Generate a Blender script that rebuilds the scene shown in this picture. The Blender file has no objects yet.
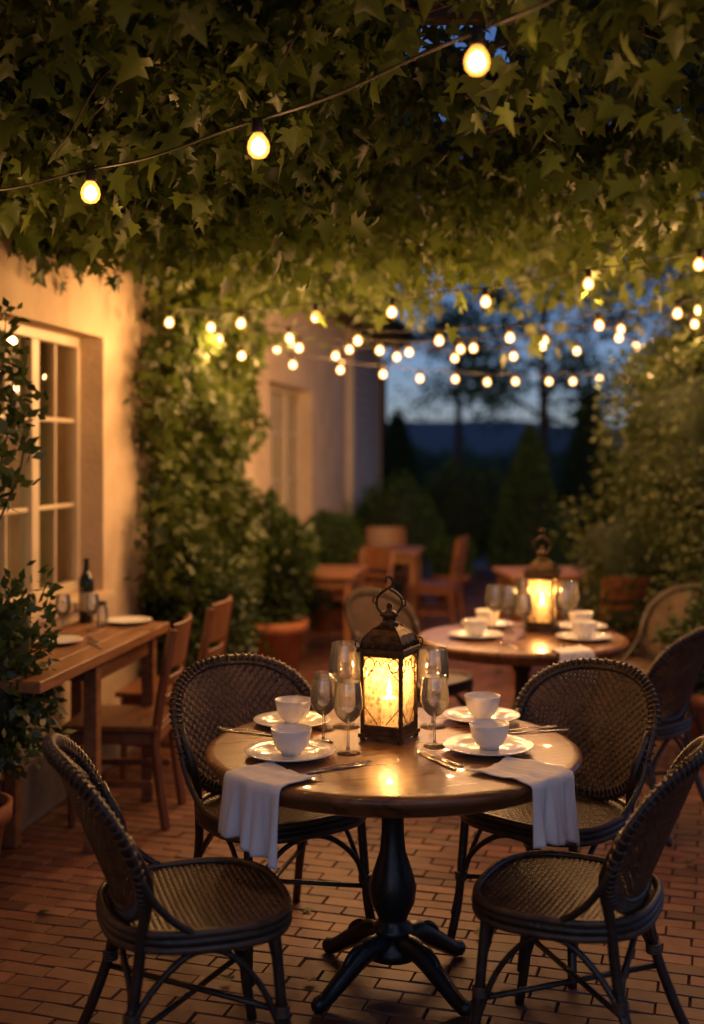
import bpy, math, numpy as np
from mathutils import Vector, Matrix
rng = np.random.default_rng(7)
S = bpy.context.scene
S.view_settings.view_transform='Standard'; S.view_settings.look='None'
S.view_settings.exposure=0; S.view_settings.gamma=1

# ------------------------------------------------------------------ materials
def new_mat(name):
    m=bpy.data.materials.new(name); m.use_nodes=True
    nt=m.node_tree; nt.nodes.clear()
    out=nt.nodes.new('ShaderNodeOutputMaterial')
    return m,nt,out
def N(nt,t,**kw):
    n=nt.nodes.new(t)
    for k,v in kw.items():
        if k.startswith('_'): setattr(n,k[1:],v)
        else: n.inputs[k.replace('__',' ')].default_value=v
    return n
def c4(c): return (c[0],c[1],c[2],1)
def simple(name,col,rough=.5,metal=0,var=.25,scale=8,bump=.0,bscale=40,spec=.5,col2=None,stretch=(1,1,1),coat=0):
    m,nt,out=new_mat(name); L=nt.links.new
    p=N(nt,'ShaderNodeBsdfPrincipled',Roughness=rough,Metallic=metal)
    p.inputs['Specular IOR Level'].default_value=spec
    p.inputs['Coat Weight'].default_value=coat
    tc=N(nt,'ShaderNodeTexCoord'); mp=N(nt,'ShaderNodeMapping'); mp.inputs['Scale'].default_value=stretch
    L(tc.outputs['Object'],mp.inputs['Vector'])
    nz=N(nt,'ShaderNodeTexNoise',Scale=scale,Detail=3,Roughness=.6); L(mp.outputs[0],nz.inputs['Vector'])
    rp=N(nt,'ShaderNodeValToRGB')
    c2=col2 if col2 else tuple(min(1,x*(1+var)) for x in col)
    c1=tuple(x*(1-var) for x in col) if not col2 else col
    rp.color_ramp.elements[0].position=.3; rp.color_ramp.elements[1].position=.7
    rp.color_ramp.elements[0].color=c4(c1); rp.color_ramp.elements[1].color=c4(c2)
    L(nz.outputs[0],rp.inputs[0]); L(rp.outputs[0],p.inputs['Base Color'])
    mr=N(nt,'ShaderNodeMapRange'); mr.inputs['To Min'].default_value=max(0,rough-.1); mr.inputs['To Max'].default_value=min(1,rough+.12)
    L(nz.outputs[0],mr.inputs[0]); L(mr.outputs[0],p.inputs['Roughness'])
    if bump>0:
        n2=N(nt,'ShaderNodeTexNoise',Scale=bscale,Detail=3); L(mp.outputs[0],n2.inputs['Vector'])
        b=N(nt,'ShaderNodeBump',Strength=bump,Distance=.01); L(n2.outputs[0],b.inputs['Height']); L(b.outputs[0],p.inputs['Normal'])
    L(p.outputs[0],out.inputs[0]); return m
def leafmat(name,dark,light,trans=.35,gloss=.05):
    m,nt,out=new_mat(name); L=nt.links.new
    at=N(nt,'ShaderNodeAttribute',_attribute_name='Col')
    rp=N(nt,'ShaderNodeValToRGB'); rp.color_ramp.elements[0].color=c4(dark); rp.color_ramp.elements[1].color=c4(light)
    L(at.outputs['Fac'],rp.inputs[0])
    p=N(nt,'ShaderNodeBsdfDiffuse')
    t=N(nt,'ShaderNodeBsdfTranslucent'); mx=N(nt,'ShaderNodeMixShader',Fac=trans)
    L(rp.outputs[0],p.inputs[0]); L(rp.outputs[0],t.inputs[0])
    L(p.outputs[0],mx.inputs[1]); L(t.outputs[0],mx.inputs[2]); last=mx
    if gloss:
        g=N(nt,'ShaderNodeBsdfGlossy',Roughness=.42,Color=(.8,.8,.8,1)); m2=N(nt,'ShaderNodeMixShader',Fac=gloss); L(mx.outputs[0],m2.inputs[1]); L(g.outputs[0],m2.inputs[2]); last=m2
    L(last.outputs[0],out.inputs[0]); return m
def emis(name,col,st,mix=None,samp='NONE'):
    m,nt,out=new_mat(name); L=nt.links.new
    e=N(nt,'ShaderNodeEmission',Color=c4(col),Strength=st)
    if mix is None: L(e.outputs[0],out.inputs[0])
    else:
        t=N(nt,'ShaderNodeBsdfTransparent'); mx=N(nt,'ShaderNodeMixShader',Fac=mix)
        L(t.outputs[0],mx.inputs[1]); L(e.outputs[0],mx.inputs[2]); L(mx.outputs[0],out.inputs[0])
    m.cycles.emission_sampling=samp
    return m
def glassmat(name,tint=(.97,.97,.97),ior=1.5,extra=0,extracol=(1,.8,.5),bump=0,bs=30):
    m,nt,out=new_mat(name); L=nt.links.new
    t=N(nt,'ShaderNodeBsdfTransparent',Color=c4(tint)); g=N(nt,'ShaderNodeBsdfGlossy',Roughness=.03)
    f=N(nt,'ShaderNodeFresnel',IOR=ior); mx=N(nt,'ShaderNodeMixShader')
    L(f.outputs[0],mx.inputs[0]); L(t.outputs[0],mx.inputs[1]); L(g.outputs[0],mx.inputs[2])
    last=mx
    if bump:
        tc=N(nt,'ShaderNodeTexCoord'); n2=N(nt,'ShaderNodeTexVoronoi',Scale=bs); L(tc.outputs['Object'],n2.inputs['Vector'])
        b=N(nt,'ShaderNodeBump',Strength=bump,Distance=.01); L(n2.outputs[0],b.inputs['Height']); L(b.outputs[0],g.inputs['Normal']); L(b.outputs[0],f.inputs['Normal'])
    if extra:
        tr=N(nt,'ShaderNodeBsdfTranslucent',Color=c4(extracol)); m2=N(nt,'ShaderNodeMixShader',Fac=extra)
        if bump:
            mr=N(nt,'ShaderNodeMapRange'); mr.inputs['From Max'].default_value=.7; mr.inputs['To Min'].default_value=extra*.35; mr.inputs['To Max'].default_value=extra*2.2
            L(n2.outputs[0],mr.inputs[0]); L(mr.outputs[0],m2.inputs[0])
        L(mx.outputs[0],m2.inputs[1]); L(tr.outputs[0],m2.inputs[2]); last=m2
    L(last.outputs[0],out.inputs[0]); return m

M={}
M['wicker']=simple('wicker_weave',(.078,.040,.020),.38,var=.5,scale=25,spec=.6)
M['cane']=simple('dark_cane',(.030,.018,.011),.32,var=.4,scale=20,bump=.3,bscale=90,spec=.6)
M['iron']=simple('black_painted_iron',(.010,.010,.010),.35,var=.3,bump=.15,bscale=50)
M['tabletop']=simple('varnished_wood',(.11,.042,.015),.30,col2=(.30,.13,.045),scale=3,stretch=(1.2,16,3),bump=.15,bscale=9,coat=.15)
M['oak']=simple('worn_wood',(.16,.068,.025),.42,col2=(.30,.14,.055),scale=3,stretch=(12,1.5,12),bump=.15,bscale=10)
M['chairwood']=simple('chair_wood',(.12,.045,.018),.4,col2=(.23,.09,.035),scale=4,stretch=(8,8,1.2),bump=.1,bscale=12)
M['darkwood']=simple('dark_timber',(.035,.022,.014),.7,var=.4,scale=5,stretch=(1,8,8),bump=.3,bscale=12)
M['china']=simple('white_china',(.80,.78,.74),.12,var=.03,scale=5)
M['linen']=simple('white_linen',(.84,.81,.80),.9,var=.04,scale=12,bump=.25,bscale=260,spec=.1)
M['steel']=simple('cutlery_steel',(.6,.58,.55),.2,metal=1,var=.1)
M['glass']=glassmat('drinking_glass',ior=1.9,extra=.045,extracol=(1,1,1))
M['winglass']=glassmat('window_glass',ior=1.5)
M['lampglass']=glassmat('lantern_glass',tint=(1,.93,.8),ior=1.45,extra=.10,extracol=(1,.76,.42),bump=.6,bs=55)
M['bronze']=simple('aged_bronze',(.09,.055,.03),.38,metal=.85,var=.5,scale=30,bump=.3,bscale=120)
m,nt,out=new_mat('glowing_wax'); 
p=N(nt,'ShaderNodeBsdfPrincipled',Roughness=.5); p.inputs['Base Color'].default_value=(.8,.6,.35,1); p.inputs['Emission Color'].default_value=(1,.42,.1,1); p.inputs['Emission Strength'].default_value=.8
nt.links.new(p.outputs[0],out.inputs[0]); m.cycles.emission_sampling='NONE'; M['waxglow']=m
M['flame']=emis('candle_flame',(1,.62,.25),25)
M['core']=emis('bulb_filament_core',(1,.58,.24),26)
M['shell']=emis('bulb_glow_shell',(1,.36,.055),3.2,.6)  # orange bloom rim of the bulb, put into the shell as emission
M['lampshade']=emis('lit_lampshade',(1,.55,.22),3)
M['wire']=simple('black_cable',(.02,.016,.013),.6)
M['terracotta']=simple('terracotta',(.34,.12,.055),.75,var=.3,scale=9,bump=.2,bscale=30)
M['soil']=simple('potting_soil',(.02,.014,.01),.95,var=.3,scale=40,bump=.5)
M['plaster']=simple('cream_plaster',(.50,.38,.26),.85,col2=(.66,.53,.38),scale=2.6,bump=.45,bscale=28,spec=.2)
M['stone']=simple('plinth_stone',(.22,.17,.12),.85,var=.3,scale=6,bump=.5,bscale=18)
M['winframe']=simple('window_frame_paint',(.60,.50,.36),.45,var=.08,scale=6)
M['siding']=simple('siding_paint',(.42,.36,.30),.6,var=.15,scale=5,stretch=(1,1,4))
M['rooftile']=simple('roof_tile',(.13,.06,.04),.8,var=.4,scale=14,bump=.3)
M['curtain']=leafmat('curtain_cloth',(.62,.50,.32),(.72,.6,.4),.45,0)
M['interior']=simple('interior_wall',(.50,.40,.22),.9,var=.1)
M['vine']=leafmat('vine_leaf',(.022,.042,.007),(.115,.150,.024),.37,.04)
M['shrub']=leafmat('shrub_leaf',(.018,.040,.011),(.080,.120,.028),.22,.05)
M['box']=leafmat('boxwood_leaf',(.030,.065,.020),(.085,.14,.045),.12,0)
M['fir']=leafmat('conifer_leaf',(.018,.042,.017),(.05,.09,.032),.1,0)
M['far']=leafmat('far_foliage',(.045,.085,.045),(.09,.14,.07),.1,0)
M['hedgelit']=leafmat('hedge_leaf',(.018,.034,.008),(.09,.110,.026),.28,.03)
M['core_green']=simple('dark_core',(.012,.021,.008),.95,var=.5,scale=12)  # dark fill colour for the solid cores inside the plants
M['bark']=simple('bark',(.06,.042,.028),.9,var=.4,scale=12,stretch=(3,3,.6),bump=.6,bscale=25)
M['bottle']=simple('dark_bottle_glass',(.006,.012,.006),.08,var=.1,coat=.5)
M['label']=simple('bottle_label',(.5,.42,.3),.7)
M['lawn']=simple('lawn',(.06,.09,.028),.95,col2=(.09,.12,.045),scale=1.2,bump=.5,bscale=30)
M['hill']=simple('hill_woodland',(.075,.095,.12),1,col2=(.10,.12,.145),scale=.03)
# brick
m,nt,out=new_mat('clay_paver'); L=nt.links.new
at=N(nt,'ShaderNodeAttribute',_attribute_name='Col'); rp=N(nt,'ShaderNodeValToRGB')
rp.color_ramp.elements[0].color=(.10,.040,.027,1); rp.color_ramp.elements[1].color=(.23,.098,.064,1)
e=rp.color_ramp.elements.new(.5); e.color=(.165,.066,.042,1)
tc=N(nt,'ShaderNodeTexCoord'); nz=N(nt,'ShaderNodeTexNoise',Scale=14,Detail=5,Roughness=.7); L(tc.outputs['Object'],nz.inputs['Vector'])
nb=N(nt,'ShaderNodeTexNoise',Scale=1.1,Detail=2); L(tc.outputs['Object'],nb.inputs['Vector'])
mm=N(nt,'ShaderNodeMix',_data_type='RGBA',_blend_type='MULTIPLY'); mm.inputs[0].default_value=.9
r2=N(nt,'ShaderNodeValToRGB'); r2.color_ramp.elements[0].position=.32; r2.color_ramp.elements[0].color=(.42,.39,.37,1); r2.color_ramp.elements[1].position=.62; r2.color_ramp.elements[1].color=(1,1,1,1)
ad=N(nt,'ShaderNodeMath',_operation='MULTIPLY_ADD'); ad.inputs[1].default_value=.55; L(nz.outputs[0],ad.inputs[0]); 
mu=N(nt,'ShaderNodeMath',_operation='MULTIPLY'); mu.inputs[1].default_value=.5; L(nb.outputs[0],mu.inputs[0]); L(mu.outputs[0],ad.inputs[2])
L(ad.outputs[0],r2.inputs[0]); L(at.outputs['Fac'],rp.inputs[0]); L(rp.outputs[0],mm.inputs[6]); L(r2.outputs[0],mm.inputs[7])
p=N(nt,'ShaderNodeBsdfPrincipled',Roughness=.55); L(mm.outputs[2],p.inputs['Base Color'])
b=N(nt,'ShaderNodeBump',Strength=.6,Distance=.004); L(nz.outputs[0],b.inputs['Height']); L(b.outputs[0],p.inputs['Normal'])
L(p.outputs[0],out.inputs[0]); M['paver']=m
M['joint']=simple('joint_sand',(.050,.028,.020),.95,var=.3,scale=30,bump=.4)

# ------------------------------------------------------------------ geometry helpers
def link(o,parent=None):
    S.collection.objects.link(o)
    if parent: o.parent=parent
    return o
def group(name,loc=(0,0,0),rz=0):
    e=bpy.data.objects.new(name,None); e.location=loc; e.rotation_euler=(0,0,rz); e.empty_display_size=.2
    return link(e)
def plight(name,loc,power,col,r,parent=None):
    l=bpy.data.lights.new(name,'POINT'); l.energy=power; l.color=col; l.shadow_soft_size=r
    o=bpy.data.objects.new(name,l); o.location=loc; return link(o,parent)
class MB:
    def __init__(s): s.v=[];s.f=[];s.m=[];s.s=[];s.mats=[];s.n=0
    def mi(s,mat):
        if mat not in s.mats: s.mats.append(mat)
        return s.mats.index(mat)
    def add(s,vf,mat,T=None,smooth=True):
        v,f=vf; v=np.asarray(v,float)
        if T is not None:
            A=np.array(T); v=v@A[:3,:3].T+A[:3,3]
        i=s.mi(mat); s.v.append(v); o=s.n
        s.f+= [tuple(k+o for k in q) for q in f]; s.m+=[i]*len(f); s.s+=[smooth]*len(f); s.n+=len(v)
        return s
    def mesh(s,name):
        me=bpy.data.meshes.new(name); me.from_pydata(np.concatenate(s.v).tolist(),[],s.f)
        for k in s.mats: me.materials.append(M[k])
        me.polygons.foreach_set('material_index',s.m); me.polygons.foreach_set('use_smooth',s.s); me.update(); return me
    def obj(s,name,loc=(0,0,0),rz=0,parent=None,bevel=0,solid=0):
        o=bpy.data.objects.new(name,s.mesh(name)); o.location=loc; o.rotation_euler=(0,0,rz); link(o,parent)
        if solid: md=o.modifiers.new('sol','SOLIDIFY'); md.thickness=solid
        if bevel:
            md=o.modifiers.new('bev','BEVEL'); md.width=bevel; md.segments=2; md.limit_method='ANGLE'; md.harden_normals=False
        return o
def T(x=0,y=0,z=0,rx=0,ry=0,rz=0,s=1):
    return Matrix.Translation((x,y,z))@Matrix.Rotation(rz,4,'Z')@Matrix.Rotation(ry,4,'Y')@Matrix.Rotation(rx,4,'X')@Matrix.Scale(s,4)
def box(x0,x1,y0,y1,z0,z1):
    v=[(x,y,z) for x in(x0,x1) for y in(y0,y1) for z in(z0,z1)]
    return v,[(0,1,3,2),(4,6,7,5),(0,4,5,1),(2,3,7,6),(0,2,6,4),(1,5,7,3)]
def lathe(prof,seg=24,rot=0):
    v=[];f=[]
    for r,z in prof:
        for k in range(seg):
            a=rot+2*math.pi*k/seg; v.append((r*math.cos(a),r*math.sin(a),z))
    for i in range(len(prof)-1):
        for k in range(seg):
            a=i*seg+k; b=i*seg+(k+1)%seg; f.append((a,b,b+seg,a+seg))
    return v,f
def tube(pts,rad,seg=7,closed=False,flat=1):
    pts=np.asarray(pts,float); n=len(pts); rad=np.broadcast_to(np.asarray(rad,float),(n,))
    tg=np.gradient(pts,axis=0)
    if closed: tg=np.roll(pts,-1,0)-np.roll(pts,1,0)
    tg/= (np.linalg.norm(tg,axis=1)[:,None]+1e-9)
    up=np.array([0,0,1.]) if abs(tg[0][2])<.9 else np.array([0,1.,0])
    nn=np.cross(tg[0],up); nn/=np.linalg.norm(nn); v=[]
    for i in range(n):
        nn=nn-tg[i]*nn.dot(tg[i]); nn/=np.linalg.norm(nn); bb=np.cross(tg[i],nn)
        for k in range(seg):
            a=2*math.pi*k/seg; v.append(pts[i]+rad[i]*(math.cos(a)*nn+flat*math.sin(a)*bb))
    f=[]
    for i in range(n if closed else n-1):
        for k in range(seg):
            a=i*seg+k; b=i*seg+(k+1)%seg; c=((i+1)%n)*seg+(k+1)%seg; d=((i+1)%n)*seg+k
            f.append((a,b,c,d))
    if not closed: f.append(tuple(range(seg))[::-1]); f.append(tuple(range((n-1)*seg,n*seg)))
    return v,f
def curve(ctrl,n=24):
    c=np.asarray(ctrl,float); k=len(c)
    P=np.vstack([2*c[0]-c[1],c,2*c[-1]-c[-2]]); out=[]
    for t in np.linspace(0,k-1-1e-6,n):
        i=int(t); u=t-i; p0,p1,p2,p3=P[i:i+4]
        out.append(.5*((2*p1)+(-p0+p2)*u+(2*p0-5*p1+4*p2-p3)*u*u+(-p0+3*p1-3*p2+p3)*u**3))
    return np.array(out)
def unit(v): return v/(np.linalg.norm(v,axis=-1,keepdims=True)+1e-9)
R_=[(0,.04),(.24,-.12),(.50,.02),(.28,.19),(.66,.42),(.28,.48),(.16,.74),(0,1.08)]
ring=R_+[(-x,y) for x,y in R_[1:-1]][::-1]
VT=np.array([(0,.33,.0)]+[(x,y,-.28*abs(x)-.22*max(0,y-.4)) for x,y in ring]); k=len(ring)
VF=np.array([(0,1+i,1+(i+1)%k) for i in range(k)])
DT=np.array([(0,0,0),(.26,.45,-.08),(0,1,-.12),(-.26,.45,-.08),]); DF=np.array([(0,1,2),(0,2,3)])
def leaves(name,P,D,size,mat,tpl='d',parent=None,col=None,nrm=None):
    Tv,Tf={'v':(VT,VF),'d':(DT,DF)}[tpl]
    n=len(P); D=unit(D); r=unit(rng.normal(size=(n,3))) if nrm is None else nrm
    Nn=unit(np.cross(D,r)); X=np.cross(Nn,D); s=np.broadcast_to(size,(n,))[:,None,None]
    V=P[:,None,:]+s*(Tv[None,:,0:1]*X[:,None]+Tv[None,:,1:2]*D[:,None]+Tv[None,:,2:3]*Nn[:,None])
    V=V.reshape(-1,3); F=(Tf[None]+ (np.arange(n)*len(Tv))[:,None,None]).reshape(-1,3)
    me=bpy.data.meshes.new(name); me.vertices.add(len(V)); me.vertices.foreach_set('co',V.ravel())
    me.loops.add(F.size); me.loops.foreach_set('vertex_index',F.ravel().astype(np.int32))
    me.polygons.add(len(F)); me.polygons.foreach_set('loop_start',(np.arange(len(F))*3).astype(np.int32))
    me.materials.append(M[mat]); me.update(calc_edges=True)
    if col is None: col=rng.random(n)
    c=np.repeat(np.clip(col,0,1),len(Tv)); ca=np.stack([c,c,c,np.ones_like(c)],1)
    a=me.color_attributes.new('Col','FLOAT_COLOR','POINT'); a.data.foreach_set('color',ca.ravel().astype(np.float32))
    o=bpy.data.objects.new(name,me); return link(o,parent)
def lump(d,ph,k=3.0):
    return 1+.13*np.sin(k*d[:,0]*2+ph)+.11*np.sin(k*d[:,1]*2.3+ph*2)+.12*np.sin(k*d[:,2]*2.1+ph*3)+.06*np.sin(9*d[:,0]+7*d[:,2]+ph)
def blob_pts(c,R,n,depth=.35,ph=None,lumpy=1):
    ph=rng.random()*6 if ph is None else ph
    d=unit(rng.normal(size=(n,3))); l=1+(lump(d,ph)-1)*lumpy
    r=l*(1-depth*rng.random(n)**1.5)*(1+.06*rng.normal(size=n))
    P=np.array(c)+d*np.array(R)*r[:,None]
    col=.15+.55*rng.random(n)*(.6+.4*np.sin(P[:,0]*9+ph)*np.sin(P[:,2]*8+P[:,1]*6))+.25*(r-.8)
    return P,d,col,ph
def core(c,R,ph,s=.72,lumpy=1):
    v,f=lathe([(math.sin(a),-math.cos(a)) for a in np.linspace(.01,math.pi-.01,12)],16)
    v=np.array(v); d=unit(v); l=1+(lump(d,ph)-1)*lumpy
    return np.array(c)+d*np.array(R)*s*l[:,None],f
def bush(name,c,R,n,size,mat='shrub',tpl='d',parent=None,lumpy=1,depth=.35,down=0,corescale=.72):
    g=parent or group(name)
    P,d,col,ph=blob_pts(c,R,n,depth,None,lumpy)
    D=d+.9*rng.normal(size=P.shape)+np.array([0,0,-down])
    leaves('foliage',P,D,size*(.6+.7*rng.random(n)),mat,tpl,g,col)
    MB().add(core(c,R,ph,corescale,lumpy),'core_green').obj('bush_core',parent=g)  # added solid dark lump, blocks the view through the leaf shell
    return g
def pot(mb,x,y,r,h,z=0):
    mb.add(lathe([(0,z),(r*.7,z),(r*.95,z+h*.8),(r*1.08,z+h*.8),(r*1.1,z+h),(r*.98,z+h),(r*.94,z+h*.9)],28),'terracotta',T(x,y))
    mb.add(lathe([(r*.95,z+h*.9),(0,z+h*.92)],28),'soil',T(x,y))
WARM=(1,.49,.17)

# ------------------------------------------------------------------ camera
cam=bpy.data.cameras.new('camera'); co=bpy.data.objects.new('camera',cam); link(co); S.camera=co
co.location=(0,0,1.7); co.rotation_euler=(math.pi/2,0,0)
cam.sensor_fit='VERTICAL'; cam.sensor_height=36; cam.sensor_width=24.75; cam.lens=1207/1024*36
cam.shift_y=-62/1024; cam.clip_end=3000; cam.clip_start=.05
cam.dof.use_dof=True; cam.dof.focus_distance=3.80; cam.dof.aperture_fstop=1.15; cam.dof.aperture_blades=0

# ------------------------------------------------------------------ sky + dusk sun
w=bpy.data.worlds.new('World'); S.world=w; w.use_nodes=True; nt=w.node_tree; nt.nodes.clear()
o=nt.nodes.new('ShaderNodeOutputWorld'); bg=nt.nodes.new('ShaderNodeBackground'); sk=nt.nodes.new('ShaderNodeTexSky')
sk.sky_type='NISHITA'; sk.sun_disc=False; sk.sun_elevation=math.radians(14); sk.sun_rotation=math.radians(200); sk.altitude=200; sk.air_density=1.0; sk.dust_density=.4; sk.ozone_density=4
mx=nt.nodes.new('ShaderNodeMix'); mx.data_type='RGBA'; mx.blend_type='MULTIPLY'; mx.inputs[0].default_value=1; mx.inputs[7].default_value=(.74,.72,.98,1)
nt.links.new(sk.outputs[0],mx.inputs[6]); nt.links.new(mx.outputs[2],bg.inputs[0]); nt.links.new(bg.outputs[0],o.inputs[0]); bg.inputs[1].default_value=.072
sl=bpy.data.lights.new('dusk_sun','SUN'); sl.energy=.1; sl.angle=math.radians(20); sl.color=(.75,.82,1)
so=bpy.data.objects.new('dusk_sun',sl); link(so); so.rotation_euler=(math.radians(60),0,math.radians(20))

# ------------------------------------------------------------------ ground, hill
MB().add(([(-900,-300,-.02),(900,-300,-.02),(900,900,-.02),(-900,900,-.02)],[(0,1,2,3)]),'lawn').obj('ground')
MB().add(([(-4,-1,-.012),(5.5,-1,-.012),(5.5,19,-.012),(-4,19,-.012)],[(0,1,2,3)]),'joint').obj('patio_bed')
a=math.radians(-17); ca_,sa_=math.cos(a),math.sin(a); bl_,bw_=.19,.078; V=[];F=[];C=[]
wallX=lambda y:-2.336+.156*y
for j in range(-80,330):
    for i in range(-90,90):
        x0=(i+(.5 if j%2 else 0)+.02*math.sin(j*1.7))*bl_; x1=x0+bl_; y0=j*bw_; y1=y0+bw_
        cx,cy=(x0+x1)/2,(y0+y1)/2; X=cx*ca_-cy*sa_; Y=cx*sa_+cy*ca_
        if Y<1.5 or Y>18.5 or X<wallX(Y)-.1 or X>5.0 or X>.9+.45*Y: continue
        g=.0018; b=.003; base=len(V); dz=rng.normal()*.0007; tx,ty=rng.normal(size=2)*.018; sx,sy=rng.normal(size=2)*.0009
        for (e,z) in ((g,-.01),(g+b,0)):
            for (px,py) in ((x0+e,y0+e),(x1-e,y0+e),(x1-e,y1-e),(x0+e,y1-e)):
                px+=sx; py+=sy
                V.append((px*ca_-py*sa_,px*sa_+py*ca_,z*.7+dz+(px-cx)*tx+(py-cy)*ty))
        F+=[(base+4,base+5,base+6,base+7)]+[(base+q,base+(q+1)%4,base+4+(q+1)%4,base+4+q) for q in range(4)]
        C+=[min(1,max(0,rng.normal(.5,.3)))]*8
me=bpy.data.meshes.new('brick_patio'); me.from_pydata(V,[],F); me.materials.append(M['paver'])
at=me.color_attributes.new('Col','FLOAT_COLOR','POINT'); at.data.foreach_set('color',np.repeat(np.array(C)[:,None],4,1).ravel().astype(np.float32))
link(bpy.data.objects.new('brick_patio',me))
n=80; P=np.stack([-1.6+4.2*rng.random(n),2.3+7*rng.random(n),.012+0*rng.random(n)],1)
leaves('fallen_leaves',P,np.stack([rng.normal(size=n),rng.normal(size=n),.12*rng.random(n)],1),.03+.03*rng.random(n),'vine','v',nrm=unit(np.stack([rng.normal(size=n),rng.normal(size=n),0*rng.random(n)],1)))
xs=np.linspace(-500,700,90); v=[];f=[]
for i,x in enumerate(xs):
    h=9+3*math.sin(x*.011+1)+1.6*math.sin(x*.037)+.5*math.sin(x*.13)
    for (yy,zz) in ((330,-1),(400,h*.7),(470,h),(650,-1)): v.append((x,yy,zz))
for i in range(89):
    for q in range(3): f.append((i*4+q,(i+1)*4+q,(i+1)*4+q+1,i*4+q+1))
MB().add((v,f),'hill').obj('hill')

# ------------------------------------------------------------------ house
HR=-math.atan(.156); house=group('plaster_house',(-2.336,0,0),HR)
ops=[(4.2,6.53,.95,2.3),(8.2,9.6,.95,2.3),(10.5,12.5,.95,2.3)]; S0,S1,HZ=-2,14.7,3.25
sb=sorted({S0,S1}|{q for o_ in ops for q in o_[:2]}); zb=[0,.95,2.3,HZ]; v=[];f=[]
def quad(a,b,c,d): 
    k=len(v); v.extend([a,b,c,d]); f.append((k,k+1,k+2,k+3))
def ishole(s,z): return any(o_[0]<s<o_[1] and o_[2]<z<o_[3] for o_ in ops)
for i in range(len(sb)-1):
    for j in range(3):
        a,b,c,d=sb[i],sb[i+1],zb[j],zb[j+1]
        if not ishole((a+b)/2,(c+d)/2): quad((0,a,c),(0,b,c),(0,b,d),(0,a,d))
for (a,b,c,d) in ops:
    t=-.3; quad((0,a,c),(t,a,c),(t,a,d),(0,a,d)); quad((0,b,d),(t,b,d),(t,b,c),(0,b,c)); quad((0,a,c),(0,b,c),(t,b,c),(t,a,c)); quad((0,a,d),(t,a,d),(t,b,d),(0,b,d))
mb=MB(); mb.add((v,f),'plaster',smooth=False); mb.obj('walls',parent=house)
mb=MB()  # room shell
mb.add(box(-3.6,-3.5,S0,S1,0,HZ),'interior',smooth=False); mb.add(box(-3.5,-.3,S0,S1,-.0,.05),'interior',smooth=False)
mb.add(box(-3.5,-.3,S0,S1,2.75,2.8),'interior',smooth=False); mb.add(box(-3.5,-.3,7.3,7.4,.05,2.75),'interior',smooth=False); mb.add(box(-3.6,0,S0-.1,S0,0,HZ),'interior',smooth=False)
mb.add(box(-3.2,-2.6,4.0,7.0,.052,.9),'chairwood',smooth=False); mb.add(box(-3.498,-3.44,4.6,5.6,1.3,2.0),'darkwood',smooth=False)
mb.obj('rooms',parent=house)
fr=MB(); gl=MB()
for (a,b,c,d) in ops:
    X0,X1=-.19,-.13; w_=.055
    fr.add(box(X0,X1,a,b,c,c+w_),'winframe',smooth=False); fr.add(box(X0,X1,a,b,d-w_,d),'winframe',smooth=False)
    n=4 if b-a>2.1 else (2 if b-a<1.5 else 3)
    for k in range(n+1):
        y=a+(b-a)*k/n; y0=max(a,y-.045); y1=min(b,y+.045); fr.add(box(X0-.002,X1+.004,y0,y1,c+w_,d-w_),'winframe',smooth=False)
        if k<n:
            ya=y1; yb=a+(b-a)*(k+1)/n-.045
            for zz in (.34,.67): z=c+(d-c)*zz; fr.add(box(X0+.012,X1-.012,ya,yb,z-.012,z+.012),'winframe',smooth=False)
            ym=(ya+yb)/2; fr.add(box(X0+.014,X1-.014,ym-.010,ym+.010,c+w_,d-w_),'winframe',smooth=False)
            gl.add(([(-.16,ya,c),(-.16,yb,c),(-.16,yb,d),(-.16,ya,d)],[(0,1,2,3)]),'winglass',smooth=False)
    fr.add(box(-.13,.05,a-.05,b+.05,c-.045,c-.002),'plaster',smooth=False)
fr.obj('window_frames',parent=house,bevel=.006); gl.obj('window_glass',parent=house)
mb=MB()
def curtain(a,b,c,d):
    n=70; v=[];f=[]
    for i in range(n+1):
        y=a+(b-a)*i/n
        for k,z in enumerate((c,(c+d)/2,d)): v.append((-.36+.025*math.sin(i*.9)+.01*math.sin(i*2.3+k),y,z))
    for i in range(n):
        for k in range(2): f.append((i*3+k,(i+1)*3+k,(i+1)*3+k+1,i*3+k+1))
    mb.add((v,f),'curtain')
curtain(5.95,6.5,.8,2.45); curtain(4.1,4.9,.8,2.45); curtain(8.2,8.6,.8,2.4); curtain(9.2,9.7,.8,2.4); curtain(10.5,11,.8,2.4); curtain(12,12.5,.8,2.4)
mb.obj('curtains',parent=house)
mb=MB()
mb.add(box(0,.035,S0,S1,0,.28),'stone',smooth=False); mb.obj('plinth',parent=house,bevel=.01)
mb=MB()
for k in range(27): 
    z=.02+k*.12; mb.add(([(.05,14.82,z),(.05,17.5,z),(.012,17.5,z+.122),(.012,14.82,z+.122),(0.012,14.82,z),(.012,17.5,z)],[(0,1,2,3),(4,5,1,0)]),'siding',smooth=False)
    mb.add(([(.0,17.62,z),(-2.5,17.62,z),(-2.5,17.6,z+.12),(.0,17.6,z+.12)],[(0,1,2,3)]),'siding',smooth=False)
mb.add(box(-.02,.08,14.7,14.82,0,HZ),'winframe',smooth=False); mb.add(box(-.06,.07,17.5,17.64,0,HZ),'winframe',smooth=False)
mb.obj('siding_wing',parent=house)
mb=MB()
mb.add(box(-.3,.42,S0,17.9,HZ,HZ+.04),'darkwood',smooth=False); mb.add(box(.42,.45,S0,17.9,HZ-.05,HZ+.13),'darkwood',smooth=False)
for y in np.arange(S0+.3,17.8,.6): mb.add(box(.002,.40,y,y+.07,HZ-.1,HZ),'darkwood',smooth=False)
mb.add(tube([(.51,y,HZ+.08) for y in np.linspace(S0,17.9,5)],.055,10),'iron')
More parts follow.
